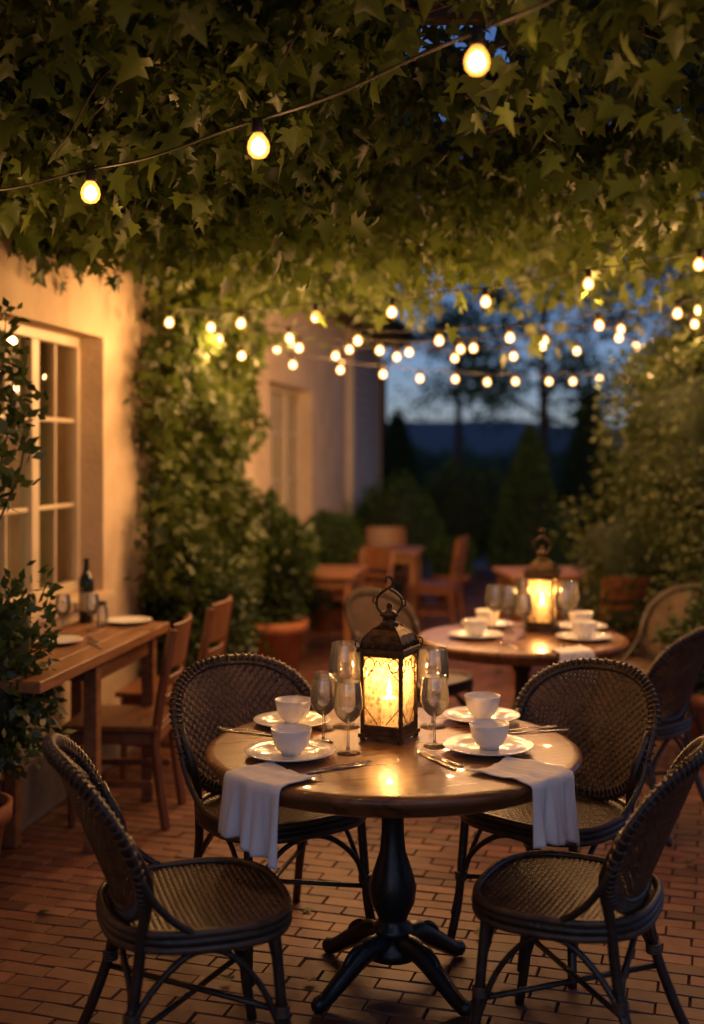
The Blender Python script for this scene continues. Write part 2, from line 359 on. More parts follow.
mb.add(tube([(.50,17.4,HZ+.05),(.3,17.4,HZ-.15),(.11,17.4,HZ-.35),(.11,17.4,.1)],.04,10),'iron')
mb.obj('eaves',parent=house)
mb=MB()
for k in range(14):
    x0=.5-k*.3; z0=HZ+.14+k*.17
    n=110; v=[];f=[]
    for i in range(n+1):
        y=S0+(17.9-S0)*i/n; dz=.03*abs(math.sin(i*1.57)); v+= [(x0,y,z0+dz),(x0,y,z0-.03),(x0-.34,y,z0+.17+dz)]
    for i in range(n): f+=[(i*3,(i+1)*3,(i+1)*3+2,i*3+2),(i*3+1,(i+1)*3+1,(i+1)*3,i*3)]
    mb.add((v,f),'rooftile',smooth=False)
mb.obj('roof',parent=house)
for (x,y) in ((-1.6,5.4),(-1.8,9.3),(-1.8,12)):
    mb=MB(); mb.add(lathe([(.10,2.05),(.16,1.85)],20),'lampshade',T(x,y)); mb.add(tube([(x,y,2.04),(x,y,2.74)],.008,6),'wire'); mb.obj('pendant_lamp',parent=house)
    plight('pendant_bulb_light',(x,y,1.86),26,(1,.64,.26),.05,house)

# wall counter table
mb=MB()
for k in range(4): mb.add(box(.03+k*.118,.03+k*.118+.115,4.55,6.12,.805,.85),'oak',smooth=False)
for y in (5.25,6.0):
    for x in (.07,.43): mb.add(box(x-.03,x+.03,y-.03,y+.03,0,.80),'oak',smooth=False)
    mb.add(box(.10,.40,y-.015,y+.015,.72,.80),'oak',smooth=False)
mb.add(box(.42,.44,5.28,5.97,.71,.80),'oak',smooth=False)
mb.obj('wooden_counter_table',(-2.336,0,0),HR,bevel=.005)

# ------------------------------------------------------------------ tables
def table(R,mat='tabletop'):
    mb=MB()
    mb.add(lathe([(0.001,.76),(R-.03,.76),(R-.012,.757),(R,.748),(R,.738),(R-.008,.728),(R-.02,.722),(R-.03,.70),(R-.045,.693),(.001,.693)],96),mat)
    mb.add(lathe([(.001,.692),(.2,.69),(.2,.675),(.08,.665),(.05,.64),(.062,.625),(.05,.60),(.036,.57),(.036,.48),(.042,.42),(.062,.36),(.076,.31),(.07,.26),(.05,.22),(.044,.20),(.064,.185),(.066,.165),(.05,.15),(.075,.12),(.08,.09),(.04,.075),(.001,.075)],32),'iron')
    for k in range(4):
        a=math.radians(25+90*k); p=curve([(.03,0,.13),(.11,0,.135),(.20,0,.085),(.28,0,.035),(.33,0,.022)],14)
        mb.add(tube(p,np.array([.036,.036,.034,.032,.03,.028,.026,.025,.023,.022,.021,.022,.022,.014]),8,flat=1.2),'iron',T(rz=a))
        mb.add(tube(curve([(.10,0,.155),(.16,0,.15),(.20,0,.115),(.175,0,.10)],10),.011,6),'iron',T(rz=a))
    return mb
T1=(.13,3.85); T2=(.86,6.1)
table(.595).obj('round_pedestal_table',(T1[0],T1[1],0),rz=.3)
table(.53).obj('round_pedestal_table',(T2[0],T2[1],0),rz=1.0)

# ------------------------------------------------------------------ wicker chair
def weave(mb,mapf,a,b,n,p,amp,wd,mat):
    for o in (0,1):
        ext,oth=(b,a) if o==0 else (a,b)
        m_=int(ext/p)+1
        for j in range(-m_,m_):
            vv=(j+.5)*p
            if abs(vv)>=ext*.985: continue
            half=oth*(1-abs(vv/ext)**n)**(1/n)
            kk=int(half/(p/2)); 
            if kk<2: continue
            u=np.arange(-kk,kk+1)*p/2; u=np.concatenate([[-half],u,[half]]) 
            off=amp*np.sin(math.pi*u/p)*(1 if j%2==0 else -1)*(1 if o==0 else -1); off[0]=off[-1]=0
            rows=[]
            for wv,ex in ((-wd/2,-.25*amp),(0,.45*amp),(wd/2,-.25*amp)):
                A,B=(u,np.full_like(u,vv+wv)) if o==0 else (np.full_like(u,vv+wv),u)
                P=mapf(A,B); e=1e-3; nn=unit(np.cross(mapf(A+e,B)-P,mapf(A,B+e)-P)); rows.append(P+nn*(off+ex)[:,None])
            L_=len(u); v=np.concatenate(rows); f=[(r*L_+i,r*L_+i+1,(r+1)*L_+i+1,(r+1)*L_+i) for r in (0,1) for i in range(L_-1)]
            mb.add((v,f),mat)
def seatmap(x,y): return np.stack([x*(1+.22*y),y,.452-.012*(1-(x/.25)**2)*(1-(y/.23)**2)],-1)
BZ=.665
def backmap(a,h): 
    z=BZ+h; return np.stack([a*(1+.28*h),-.195-.42*(z-.46)+1.15*a*a,z],-1)
cb=MB()
weave(cb,seatmap,.247,.228,2.7,.016,.0034,.0138,'wicker')
weave(cb,backmap,.25,.19,2.4,.0145,.003,.0112,'wicker')
def sup(a,b,n,m_=64,o=0):
    t=np.linspace(0,2*math.pi,m_,endpoint=False); c,s=np.cos(t),np.sin(t)
    return a*np.sign(c)*abs(c)**(2/n),b*np.sign(s)*abs(s)**(2/n)
x,y=sup(.252,.233,2.7,72); rim=seatmap(x,y); 
for dz,r in ((.004,.011),(-.014,.012),(-.034,.012)):
    q=rim.copy(); q[:,2]=.452+dz; q[:,:2]*=(1 if dz>0 else 1.012-.3*abs(dz)); cb.add(tube(q,r,7,True),'wicker' if dz!=-.014 else 'cane')
xi,yi=sup(.255,.195,2.4,80); cb.add(tube(backmap(xi,yi),.0125,8,True),'cane')
x,y=sup(.270,.211,2.4,80); q=backmap(x,y); qi=backmap(xi,yi); cb.add(tube(q,.010,8,True),'cane')
for i in range(0,80,1):
    t0=unit((q[(i+1)%80]-q[i-1])[None])[0]; up=np.cross(t0,[0,1,0]); up/=np.linalg.norm(up)+1e-9; w2=np.cross(t0,up); c0=(q[i]+qi[i])/2
    cb.add(tube([c0+.0215*math.cos(a)*up+.0145*math.sin(a)*w2 for a in np.linspace(0,2*math.pi,9)[:-1]],.0038,4,True),'wicker')
for s in (-1,1):
    fl=curve([(s*.205,.165,.44),(s*.212,.175,.30),(s*.218,.19,.14),(s*.235,.215,0)],14)
    bl=curve([(s*.255,-.21,.70),(s*.235,-.155,.58),(s*.21,-.165,.46),(s*.20,-.185,.28),(s*.215,-.235,.12),(s*.235,-.285,0)],22)
    for p_ in (fl,bl): cb.add(tube(p_,.0145,8),'cane')
    for (p_,i) in ((fl,0),(fl,6),(bl,13)):
        for k in range(4): cb.add(tube([p_[i]+np.array([.0185*math.cos(a),.0185*math.sin(a),-.007*k-.005]) for a in np.linspace(0,6.28,9)[:-1]],.0045,4,True),'wicker')
    cb.add(tube(curve([(s*.262,-.19,.63),(s*.262,-.15,.555),(s*.255,-.10,.495),(s*.245,-.03,.445)],14),.010,7),'cane')
    cb.add(tube(curve([(s*.225,.20,.10),(s*.212,.14,.27),(s*.208,.06,.37),(s*.205,-.01,.395),(s*.205,-.08,.37),(s*.205,-.17,.27),(s*.225,-.24,.12)],24),.009,6),'cane')
for (yy,zz,yl) in ((.185,.385,.21),(-.19,.385,-.245)):
    cb.add(tube(curve([(-.225,yl,.10),(-.19,yy,.27),(-.10,yy-.005,.365),(0,yy-.005,.395),(.10,yy-.005,.365),(.19,yy,.27),(.225,yl,.10)],26),.009,6),'cane')
cb.add(tube([(-.205,.18,.20),(.205,-.20,.20)],.008,6),'cane'); cb.add(tube([(.205,.18,.22),(-.205,-.20,.22)],.008,6),'cane')
chairme=cb.mesh('wicker_chair')
def face(fx,fy): return math.atan2(fy,fx)-math.pi/2
def chair(x,y,fx,fy,s=1.05):
    o=bpy.data.objects.new('wicker_chair',chairme); o.location=(x,y,0); o.rotation_euler=(0,0,face(fx,fy)); o.scale=(s,s,s); link(o)
chair(-.25,4.16,.56,-.84,1.06); chair(.67,4.15,-.68,-.73,1.05); chair(-.435,3.31,.96,.32,1.05); chair(.61,3.40,-.88,.42,1.03)
chair(1.28,5.55,-.75,.6); chair(1.62,6.75,-.9,-.35); chair(.36,6.45,.75,-.6)

# wooden chairs
wc=MB()
for s in (-1,1):
    wc.add(tube([(s*.19,.19,0),(s*.19,.185,.43)],[.018,.024],4),'chairwood',smooth=False)
    wc.add(tube(curve([(s*.19,-.23,0),(s*.19,-.19,.3),(s*.19,-.19,.45),(s*.185,-.26,.88)],12),.024,4),'chairwood',smooth=False)
    wc.add(box(s*.19-.012,s*.19+.012,-.17,.17,.37,.425),'chairwood',smooth=False)
    wc.add(box(s*.19-.01,s*.19+.01,-.17,.17,.18,.21),'chairwood',smooth=False)
wc.add(box(-.17,.17,.175,.195,.37,.425),'chairwood',smooth=False); wc.add(box(-.17,.17,-.195,-.175,.37,.425),'chairwood',smooth=False)
wc.add(box(-.225,.225,-.20,.225,.43,.455),'chairwood',smooth=False)
def slat(z0,z1,h=.17):
    v=[];f=[];n=10
    for i in range(n+1):
        x=-h+2*h*i/n; 
        for (z,t) in ((z0,-.008),(z0,.008),(z1,.008),(z1,-.008)): v.append((x,-.19-.07*(z-.45)/.43-.03*(1-(x/h)**2)+t,z))
    for i in range(n): 
        for k in range(4): f.append((i*4+k,(i+1)*4+k,(i+1)*4+(k+1)%4,i*4+(k+1)%4))
    wc.add((v,f),'chairwood',smooth=False)
slat(.70,.90,.19); slat(.62,.665); slat(.54,.58)
wcm=wc.mesh('wooden_chair')
def wchair(x,y,fx,fy,s=1):
    o=bpy.data.objects.new('wooden_chair',wcm); o.location=(x,y,0); o.rotation_euler=(0,0,face(fx,fy)); o.scale=(s,s,s); link(o)
    md=o.modifiers.new('b','BEVEL'); md.width=.004; md.limit_method='ANGLE'
wchair(-1.06,5.62,-.97,.05,1.02); wchair(-.95,6.35,-.98,.15,1.02)
def sqtable(x,y,w,d,rz=0):
    mb=MB()
    for k in range(5): mb.add(box(-w/2+k*w/5,-w/2+(k+1)*w/5-.004,-d/2,d/2,.715,.75),'oak',smooth=False)
    for sx in(-1,1):
        for sy in(-1,1): mb.add(box(sx*(w/2-.06)-.025,sx*(w/2-.06)+.025,sy*(d/2-.06)-.025,sy*(d/2-.06)+.025,0,.713),'oak',smooth=False)
        mb.add(box(sx*(w/2-.06)-.01,sx*(w/2-.06)+.01,-d/2+.09,d/2-.09,.64,.713),'oak',smooth=False)
        mb.add(box(-w/2+.09,w/2-.09,sx*(d/2-.06)-.01,sx*(d/2-.06)+.01,.64,.713),'oak',smooth=False)
    mb.obj('wooden_table',(x,y,0),rz,bevel=.004)
sqtable(.32,11.6,.7,.7,-.15); sqtable(-.22,9.6,.6,.8,-.15)
wchair(.78,11.3,-.95,.3,1.0); wchair(.35,12.3,0,-1,1.0); wchair(.05,10.3,-.7,-.7,.95)
sqtable(1.62,9.5,.9,.7,.1); wchair(1.35,8.85,.1,1,.88); wchair(1.95,8.9,-.1,1,.88)

# ------------------------------------------------------------------ lantern
lm=MB(); h=.085
lm.add(box(-.1,.1,-.1,.1,.012,.024),'bronze',smooth=False); lm.add(box(-.092,.092,-.092,.092,.024,.04),'bronze',smooth=False)
for sx in(-1,1):
    for sy in(-1,1):
        lm.add(lathe([(.001,0),(.012,.002),(.014,.008),(.008,.013)],10),'bronze',T(sx*.085,sy*.085))
        lm.add(box(sx*h-.007,sx*h+.007,sy*h-.007,sy*h+.007,.04,.285),'bronze',smooth=False)
        lm.add(lathe([(.007,.06),(.012,.065),(.007,.07)],8),'bronze',T(sx*h,sy*h)); lm.add(lathe([(.007,.25),(.012,.256),(.007,.262)],8),'bronze',T(sx*h,sy*h))
for k in range(4):
    R_k=T(rz=k*math.pi/2)
    lm.add(box(-h+.007,h-.007,h-.004,h+.004,.04,.052),'bronze',R_k,False); lm.add(box(-h+.007,h-.007,h-.004,h+.004,.272,.285),'bronze',R_k,False)
    lm.add(([(-h+.007,h-.006,.052),(h-.007,h-.006,.052),(h-.007,h-.006,.272),(-h+.007,h-.006,.272)],[(0,1,2,3)]),'lampglass',R_k)
    for s in(-1,1):
        lm.add(tube([(s*(h-.03+.022*math.cos(a)),h,.248+.022*math.sin(a)) for a in np.linspace(0,6.28,15)[:-1]],.002,5,True),'bronze',R_k)
        lm.add(tube(curve([(s*(h-.008),h,.20),(s*.045,h,.225),(s*.02,h,.262),(0,h,.24)],12),.002,5),'bronze',R_k)
        lm.add(tube(curve([(s*(h-.008),h,.11),(s*.05,h,.085),(s*.02,h,.058)],10),.002,5),'bronze',R_k)
    for j in range(5): lm.add(tube([(-.075+j*.0375+.0135*math.cos(a),h+.012,.306+.0135*math.sin(a)) for a in np.linspace(-.2,3.34,9)],.0025,5),'bronze',R_k)
sq=math.sqrt(2)
lm.add(lathe([(.001,.286),(.103*sq,.286),(.106*sq,.292),(.103*sq,.299),(.094*sq,.303),(.088*sq,.322),(.075*sq,.342),(.055*sq,.358),(.038*sq,.366),(.03*sq,.372)],4,math.pi/4),'bronze',smooth=False)
lm.add(lathe([(.04,.368),(.042,.376),(.03,.381),(.028,.395),(.042,.40),(.036,.409),(.018,.417),(.01,.422),(.014,.43),(.009,.44),(.001,.443)],20),'bronze')
for s in(0,1,2,3):
    lm.add(tube(curve([(.095,.095,.303),(.085,.085,.328),(.06,.06,.352),(.035,.035,.369)],10),.004,5),'bronze',T(rz=s*math.pi/2))
    lm.add(tube([(.1+.012*math.cos(a),.1,.312+.012*math.sin(a)) for a in np.linspace(0,6.28,9)[:-1]],.003,5,True),'bronze',T(rz=s*math.pi/2))
lm.add(tube(curve([(-.03,0,.405),(-.052,0,.43),(-.048,0,.462),(-.02,0,.482),(.012,0,.50),(.008,0,.522),(-.012,0,.524),(-.016,0,.508)],30),.0055,7),'bronze',T(rz=.3))
lm.add(tube(curve([(.03,0,.405),(.052,0,.43),(.050,0,.456),(.028,0,.474),(.0,0,.486)],22),.0055,7),'bronze',T(rz=.3))
lm.add(tube(curve([(.050,0,.456),(.066,0,.452),(.068,0,.436),(.058,0,.432)],12),.0035,6),'bronze',T(rz=.3)); lm.add(tube(curve([(-.048,0,.462),(-.064,0,.46),(-.068,0,.445),(-.058,0,.438)],12),.0035,6),'bronze',T(rz=.3))
lm.add(lathe([(.001,.041),(.034,.041),(.035,.128),(.030,.134),(.022,.128),(.001,.126)],24),'waxglow')
lm.add(tube([(0,0,.126),(.001,0,.137)],.0012,5),'wire')
lm.add(lathe([(.0005,.136),(.0065,.142),(.0105,.152),(.0095,.164),(.0045,.18),(.0005,.195)],12),'flame')
lme=lm.mesh('candle_lantern')
def lantern(x,y,z,rz,s=1,pw=9):
    o=bpy.data.objects.new('candle_lantern',lme); o.location=(x,y,z); o.rotation_euler=(0,0,rz); o.scale=(s*.78,s*.78,s); link(o)
    plight('candle_light',(0,0,.215),pw,(1,.48,.15),.012,o)
lantern(.122,3.94,.76,math.radians(-24),1.0,7.5); lantern(.99,6.28,.76,math.radians(-20),1.0,6.5)

# ------------------------------------------------------------------ tableware
pl=MB(); pl.add(lathe([(.001,.004),(.075,.003),(.08,0),(.085,.003),(.10,.010),(.138,.019),(.140,.0215),(.137,.0225),(.10,.0145),(.085,.008),(.001,.0075)],48),'china'); plm=pl.mesh('plate')
bw=MB(); bw.add(lathe([(.001,0.002),(.030,0),(.031,.007),(.043,.016),(.055,.036),(.062,.066),(.0645,.080),(.063,.081),(.0595,.066),(.052,.038),(.040,.021),(.001,.014)],40),'china'); bwm=bw.mesh('bowl')
wg=MB(); wg.add(lathe([(.0345,.0),(.035,.002),(.02,.004),(.006,.009),(.0038,.02),(.0036,.08),(.006,.09),(.020,.098),(.036,.115),(.044,.138),(.0445,.16),(.040,.195),(.037,.215)],32),'glass')
wg.add(lathe([(.0362,.215),(.0392,.195),(.0437,.16),(.0432,.138),(.035,.116),(.018,.101),(.001,.098)],32),'glass'); wg.add(tube([(.0366*math.cos(a),.0366*math.sin(a),.215) for a in np.linspace(0,6.28,25)[:-1]],.001,4,True),'glass'); wgm=wg.mesh('wine_glass')
def strip(rows,t=.0012):
    v=[];f=[]
    for (y,w0,z) in rows: v+=[(-w0,y,z),(w0,y,z),(w0,y,z+t),(-w0,y,z+t)]
    for i in range(len(rows)-1):
        for k in range(4): f.append((i*4+k,i*4+(k+1)%4,(i+1)*4+(k+1)%4,(i+1)*4+k))
    return v,f
kn=MB(); kn.add(strip([(-.11,.004,.001),(-.10,.008,.001),(-.05,.007,.002),(-.01,.004,.003),(0,.006,.002),(.03,.0095,.001),(.08,.009,.001),(.105,.005,.001),(.112,.001,.001)],.002),'steel'); knm=kn.mesh('table_knife')
fk=MB(); fk.add(strip([(-.10,.004,.001),(-.09,.0085,.001),(-.04,.005,.003),(0,.003,.006),(.03,.003,.004),(.042,.010,.002),(.055,.0115,.002)],.0018),'steel')
for k in range(4): fk.add(strip([(.054,.0016,.002),(.08,.0013,.003),(.098,.0006,.006)],.0015),'steel',T(-.0095+.00633*k))
fkm=fk.mesh('dinner_fork')
def inst(name,me,x,y,z,rz=0,s=1):
    o=bpy.data.objects.new(name,me); o.location=(x,y,z); o.rotation_euler=(0,0,rz); o.scale=(s,)*3 if not isinstance(s,tuple) else s; link(o); return o
Z=.7605
for (x,y,s) in ((-.19,3.70,1.0),(-.205,4.13,.95),(.425,3.77,1.02),(.45,4.2,.97)):
    inst('plate',plm,x,y,Z,0,s); inst('bowl',bwm,x+.004,y,Z+.008*s,rng.random()*6,.98)
for (x,y,s) in ((-.092,3.88,.95),(-.012,3.74,1.03),(-.02,4.10,1.32),(.262,3.83,1.03),(.275,4.10,1.24),(-.09,4.05,.9)):
    inst('wine_glass',wgm,x,y,Z,0,s)
d=math.radians
inst('dinner_fork',fkm,-.03,3.58,Z,d(-62)); inst('table_knife',knm,-.055,3.545,Z,d(-60)); inst('dinner_fork',fkm,.27,3.66,Z,d(35))
inst('dinner_fork',fkm,-.36,4.03,Z,d(70)); inst('table_knife',knm,-.34,4.0,Z,d(66)); inst('table_knife',knm,.62,4.02,Z,d(-75)); inst('dinner_fork',fkm,.60,4.06,Z,d(-72)); inst('table_knife',knm,.255,3.64,Z,d(25))
def napkin(cx,cy,R,ang,inl,hang,wid,ph,zt=.7625,skew=0):
    ur=np.array([math.cos(ang),math.sin(ang)]); ut=np.array([-ur[1],ur[0]]); ns,ntt=40,34; v=[];f=[]
    for i in range(ns):
        s=-inl+(inl+hang)*i/(ns-1)
        for j in range(ntt):
            t=(j/(ntt-1)-.5); q_=max(0,s)/hang; tt=t*wid*(1+.12*q_)+skew*s
            rr=math.sqrt(max(0,R*R-tt*tt))
            wv=math.sin(t*15+ph)*.5+math.sin(t*27+ph*2+s*9)*.3+.2*math.sin(t*46+ph)
            if s<0: r=rr+s+.012*math.sin(t*5+ph); z=zt+.003*(1.1+wv)*min(1,-s/.03)+.001+.004*max(0,math.sin(s*60+t*4))*min(1,-s/.03)
            else:
                q=min(1,s/.018); r=rr+.005+.008*math.sin(q*math.pi/2)+ q_*.026*wv+.010*q_; z=zt+.001-max(0,s-.003) - q_*(.05*t+.03*abs(t)+.006*math.sin(t*11+ph))
            p=np.array([cx,cy])+ur*r+ut*tt; v.append((p[0],p[1],z))
    for i in range(ns-1):
        for j in range(ntt-1): f.append((i*ntt+j,i*ntt+j+1,(i+1)*ntt+j+1,(i+1)*ntt+j))
    MB().add((v,f),'linen').obj('napkin',solid=.0025)
napkin(*T1,.595,d(226),.14,.185,.235,.4,skew=-.05); napkin(*T1,.595,d(-42),.20,.185,.215,2.0,skew=.05)
for (x,y) in ((.62,6.05),(1.15,5.98),(.72,6.42),(1.2,6.33)):
    inst('plate',plm,x,y,Z); inst('bowl',bwm,x,y,Z+.008)
for (x,y,s) in ((.80,6.2,1.1),(.86,6.05,1.0),(.74,6.25,1.1),(.92,6.4,1.2),(1.08,6.15,1.1),(1.12,6.25,1.2)): inst('wine_glass',wgm,x,y,Z,0,s)
napkin(*T2,.53,d(-70),.10,.13,.18,1.0); inst('dinner_fork',fkm,.75,5.8,Z,.3); inst('table_knife',knm,1.0,5.75,Z,-.2)
def hs(x,y): 
    c,s=math.cos(HR),math.sin(HR); return (-2.336+x*c-y*s, x*s+y*c)
bt=MB(); bt.add(lathe([(.001,.0),(.034,0),(.037,.005),(.037,.19),(.034,.215),(.018,.245),(.0135,.26),(.013,.305),(.0155,.307),(.0155,.315),(.001,.316)],28),'bottle'); bt.add(lathe([(.0375,.06),(.0375,.15)],28),'label')
bt.obj('wine_bottle',(-1.31,5.95,.851),rz=2)
jar=MB(); jar.add(lathe([(.001,.002),(.026,.001),(.028,.01),(.028,.085),(.022,.095),(.022,.11)],24),'glass'); jar.add(lathe([(.024,.105),(.024,.122),(.001,.123)],20),'iron'); jar.obj('spice_jar',(-1.20,5.8,.851))
inst('plate',plm,-1.10,5.92,.851,0,.85); inst('plate',plm,-1.3,5.3,.851,0,.85); inst('wine_glass',wgm,-1.33,5.55,.851,0,.85); inst('wine_glass',wgm,-1.22,5.66,.851,0,.8)
inst('table_knife',knm,-1.12,5.25,.851,.5); inst('dinner_fork',fkm,-1.16,5.4,.851,.45); inst('dinner_fork',fkm,-1.03,5.72,.851,1.3)

# ------------------------------------------------------------------ string lights
def festoon(A,B,sag,sp,off,seg=10,r=.024,near=False,drop=.03,pw=10):
    A=np.array(A,float);B=np.array(B,float); mb=MB(); L_=np.linalg.norm(B-A); pos=[]
    f=lambda t:A+(B-A)*t-np.array([0,0,4*sag*t*(1-t)])+np.array([0,0,.006*math.sin(t*L_*9)])
    mb.add(tube([f(t) for t in np.linspace(0,1,60)],.0042 if near else .0035,6),'wire')
    s=off
    while s<L_:
        p=f(s/L_); k=r/.024; tx,ty=rng.normal(size=2)*.08; TT=T(*p,rx=tx,ry=ty)
        mb.add(lathe([(.001,.004),(.013*k,.003),(.014*k,-drop*.6),(.0165*k,-drop),(.012*k,-drop-.004)],10),'wire',TT)
        z0=-drop-.002
        mb.add(lathe([(.010*k,z0),(.017*k,z0-.009*k),(.0235*k,z0-.020*k),(.026*k,z0-.033*k),(.0235*k,z0-.046*k),(.015*k,z0-.056*k),(.001,z0-.060*k)],seg),'shell',TT)
        mb.add(lathe([(.001,z0-.009*k),(.013*k,z0-.018*k),(.018*k,z0-.033*k),(.015*k,z0-.045*k),(.001,z0-.053*k)],8),'core',TT)
        pos.append((p[0],p[1],p[2]+z0-.095*k)); s+=sp*(1+(0 if near else .06*rng.normal()))
    o=mb.obj('string_lights')
    for q in pos: plight('bulb_light',q,pw,WARM,.02,o)
festoon((-1.55,4.42,2.63),(.95,2.35,2.87),.14,.735,.205,18,.029,True,.035,pw=5)
sp=.43
festoon((-1.02,6.35,2.43),(2.6,4.6,2.78),.14,sp,.08)
festoon((-.90,6.95,2.48),(2.9,5.9,2.80),.26,sp,.1)
festoon((-.84,7.1,2.42),(2.9,7.6,2.72),.18,sp*1.1,.06)
festoon((-.62,8.35,2.46),(2.9,8.8,2.66),.13,sp,.1)
festoon((-.76,7.55,2.36),(3.6,12.2,2.62),.17,sp,.1)
festoon((-.70,8.6,2.55),(2.9,6.8,2.85),.26,sp*1.1,.3)

# ------------------------------------------------------------------ pergola + vine canopy
mb=MB()
for y in np.arange(1.4,8.9,.85): mb.add(box(wallX(y)+.02,3.15,y-.035,y+.035,3.10,3.22),'darkwood',smooth=False)
mb.add(box(2.95,3.05,1.2,8.7,3.0,3.098),'darkwood',smooth=False)
for y in (1.5,8.6): mb.add(box(2.95,3.05,y-.05,y+.05,0,2.998),'darkwood',smooth=False)
mb.obj('pergola',bevel=.006)
canopy=group('vine_canopy')
def sprays(starts,L0,L1,nl,droop,spread=.09):
    P=[];D=[];C=[]; br=MB()
    for (x,y,z) in starts:
        a=rng.random()*6.283; Ls=L0+(L1-L0)*rng.random(); dirn=np.array([math.cos(a),math.sin(a),.1*rng.normal()-droop*.4]); p=np.array([x,y,z]); q=[p.copy()]
        tone=rng.random()*.5
        for i in range(nl):
            dirn=unit((dirn+np.array([0,0,-droop*1.6/nl])+.12*rng.normal(size=3)))
            p=p+dirn*Ls/nl; 
            if i%5==4: q.append(p.copy())
            P.append(p+rng.normal(size=3)*spread*np.array([1,1,.8])); dd=unit(rng.normal(size=3))*.8+np.array([0,0,-.75])+.3*dirn; D.append(dd); C.append(tone+.5*rng.random())
        if len(q)>2 and rng.random()<.5: br.add(tube(q,np.linspace(.006,.002,len(q)),4),'bark')
    return np.array(P),np.array(D),np.array(C),br
st=[]
while len(st)<900:
    y=1.7+6.7*rng.random()**.8; x=wallX(y)+.1+(3.3-wallX(y))*rng.random()
    if y>5.6 and x>.5 and rng.random()<.66: continue
    g=math.sin(x*3.1+1.3)*math.sin(y*2.7+.4)+.5*math.sin(x*6.3+y*4)
    if x>-.2 and g>.38: continue
    z=2.92+.55*rng.random()+(.05 if y<4.3 else 0)+.15*math.sin(x*2.7)*math.sin(y*1.9)
    st.append((x,y,z))
P,D,C,br=sprays(st,.3,.75,34,.6,.09)
st2=[]
for _ in range(150):
    y=5.2+3.0*rng.random(); x=wallX(y)+.2+1.3*rng.random(); st2.append((x,y,2.90+.2*rng.random()))
for _ in range(75):
    y=3.9+2.2*rng.random(); x=wallX(y)+.08+.6*rng.random(); st2.append((x,y,2.82+.15*rng.random()))
for _ in range(75):
    y=4.6+3.0*rng.random(); x=.2+2.6*rng.random(); st2.append((x,y,2.96+.2*rng.random()))
P2,D2,C2,br2=sprays(st2,.2,.5,28,1.4,.06)
n1=len(P)+len(P2); PP=np.concatenate([P,P2]); DD=np.concatenate([D,D2]); CC=np.concatenate([C,C2])
# keep leaves clear of the foreground light string
A_=np.array([-1.55,4.42]); B_=np.array([.95,2.35]); dl=B_-A_; tt=((PP[:,:2]-A_)@dl)/(dl@dl); dist=np.linalg.norm(PP[:,:2]-A_-tt[:,None]*dl,axis=1); zs=2.63+.24*tt-.56*tt*(1-tt)
kp=~((dist<.16)&(PP[:,2]<zs+.10)&(tt>-.1)&(tt<1.1)); kp&=~((PP[:,1]<A_[1]+tt*dl[1]-.02)&(PP[:,2]<zs+.16)&(tt>0)&(tt<1)); PP,DD,CC=PP[kp],DD[kp],CC[kp]; n1=len(PP)
leaves('foliage',PP,DD,.04+.065*rng.random(n1)**1.2,'vine','v',canopy,CC)
br.obj('branches',parent=canopy)
mb=MB()
for k in range(14):
    y0=1.8+6*rng.random(); p=curve([(wallX(y0)+.05,y0,3.08),(-.4+.4*rng.normal(),y0+.4*rng.normal(),3.06+.06*rng.normal()),(.8,y0+.6*rng.normal(),3.05+.06*rng.normal()),(2.9,y0+.5*rng.normal(),3.1)],30)
    mb.add(tube(p+rng.normal(size=p.shape)*.012,np.linspace(.024,.008,30),6),'bark')
mb.obj('vine_stems',parent=canopy)
cv=group('climbing_vine')
n=7500; s_=6.85+2.1*rng.random(n); z=.35+2.75*rng.random(n); th=.26+.15*np.sin(s_*5)*np.sin(z*4+1); keep=(s_-7.9)**2/1.05+((z-1.9)/2.1)**4<1+.3*np.sin(z*7); s_,z,th=s_[keep],z[keep],th[keep]; n=len(s_)
xl=.02+th*rng.random(n)**.6; c_,sn=math.cos(HR),math.sin(HR); P=np.stack([-2.336+xl*c_-s_*sn, xl*sn+s_*c_, z],1)
leaves('foliage',P,rng.normal(size=(n,3))*.7+np.array([.35,-.15,-.8]),.045+.05*rng.random(n),'vine','v',cv,.35*rng.random(n)+.35*(np.sin(z*6+s_*4)>0)*rng.random(n)+.1)
mb=MB()
for k in range(5):
    y0=7.4+.25*k; p=[]
    for t in np.linspace(0,1,16):
        q=hs(.05+.03*math.sin(t*9+k),y0+.2*math.sin(t*5+k*2)); p.append((q[0],q[1],3.1*t))
    mb.add(tube(p,np.linspace(.03,.012,16),6),'bark')
mb.obj('stems',parent=cv)

# ------------------------------------------------------------------ plants by the house
g=group('potted_shrub'); mb=MB(); pot(mb,-1.50,4.65,.17,.34); mb.obj('pot',parent=g)
bush('',(-1.44,4.6,.82),(.27,.27,.40),2600,.055,'shrub','d',g)
P=[];D=[];mb=MB()
for k in range(22):
    a=rng.random()*6.28; tip=np.array([-1.45+.22*math.cos(a)*rng.random()**.3,4.6+.28*math.sin(a),1.75+.55*rng.random()]); c=curve([(-1.50,4.63,.3),(-1.47,4.6,1.1),tip-np.array([.02,0,.3]),tip],20); mb.add(tube(c,np.linspace(.008,.002,20),5),'bark')
    for i in range(11,20):
        for _ in range(7): P.append(c[i]+rng.normal(size=3)*.035); D.append(rng.normal(size=3)+np.array([0,0,.4]))
mb.obj('stems',parent=g); leaves('upper_foliage',np.array(P),np.array(D),.055+.03*rng.random(len(P)),'shrub','d',g)
bush('shrub',(-.98,7.25,.72),(.36,.36,.46),3600,.06,'shrub','d')
g=group('potted_grass_shrub'); mb=MB(); pot(mb,-.60,9.1,.25,.42); mb.obj('pot',parent=g)
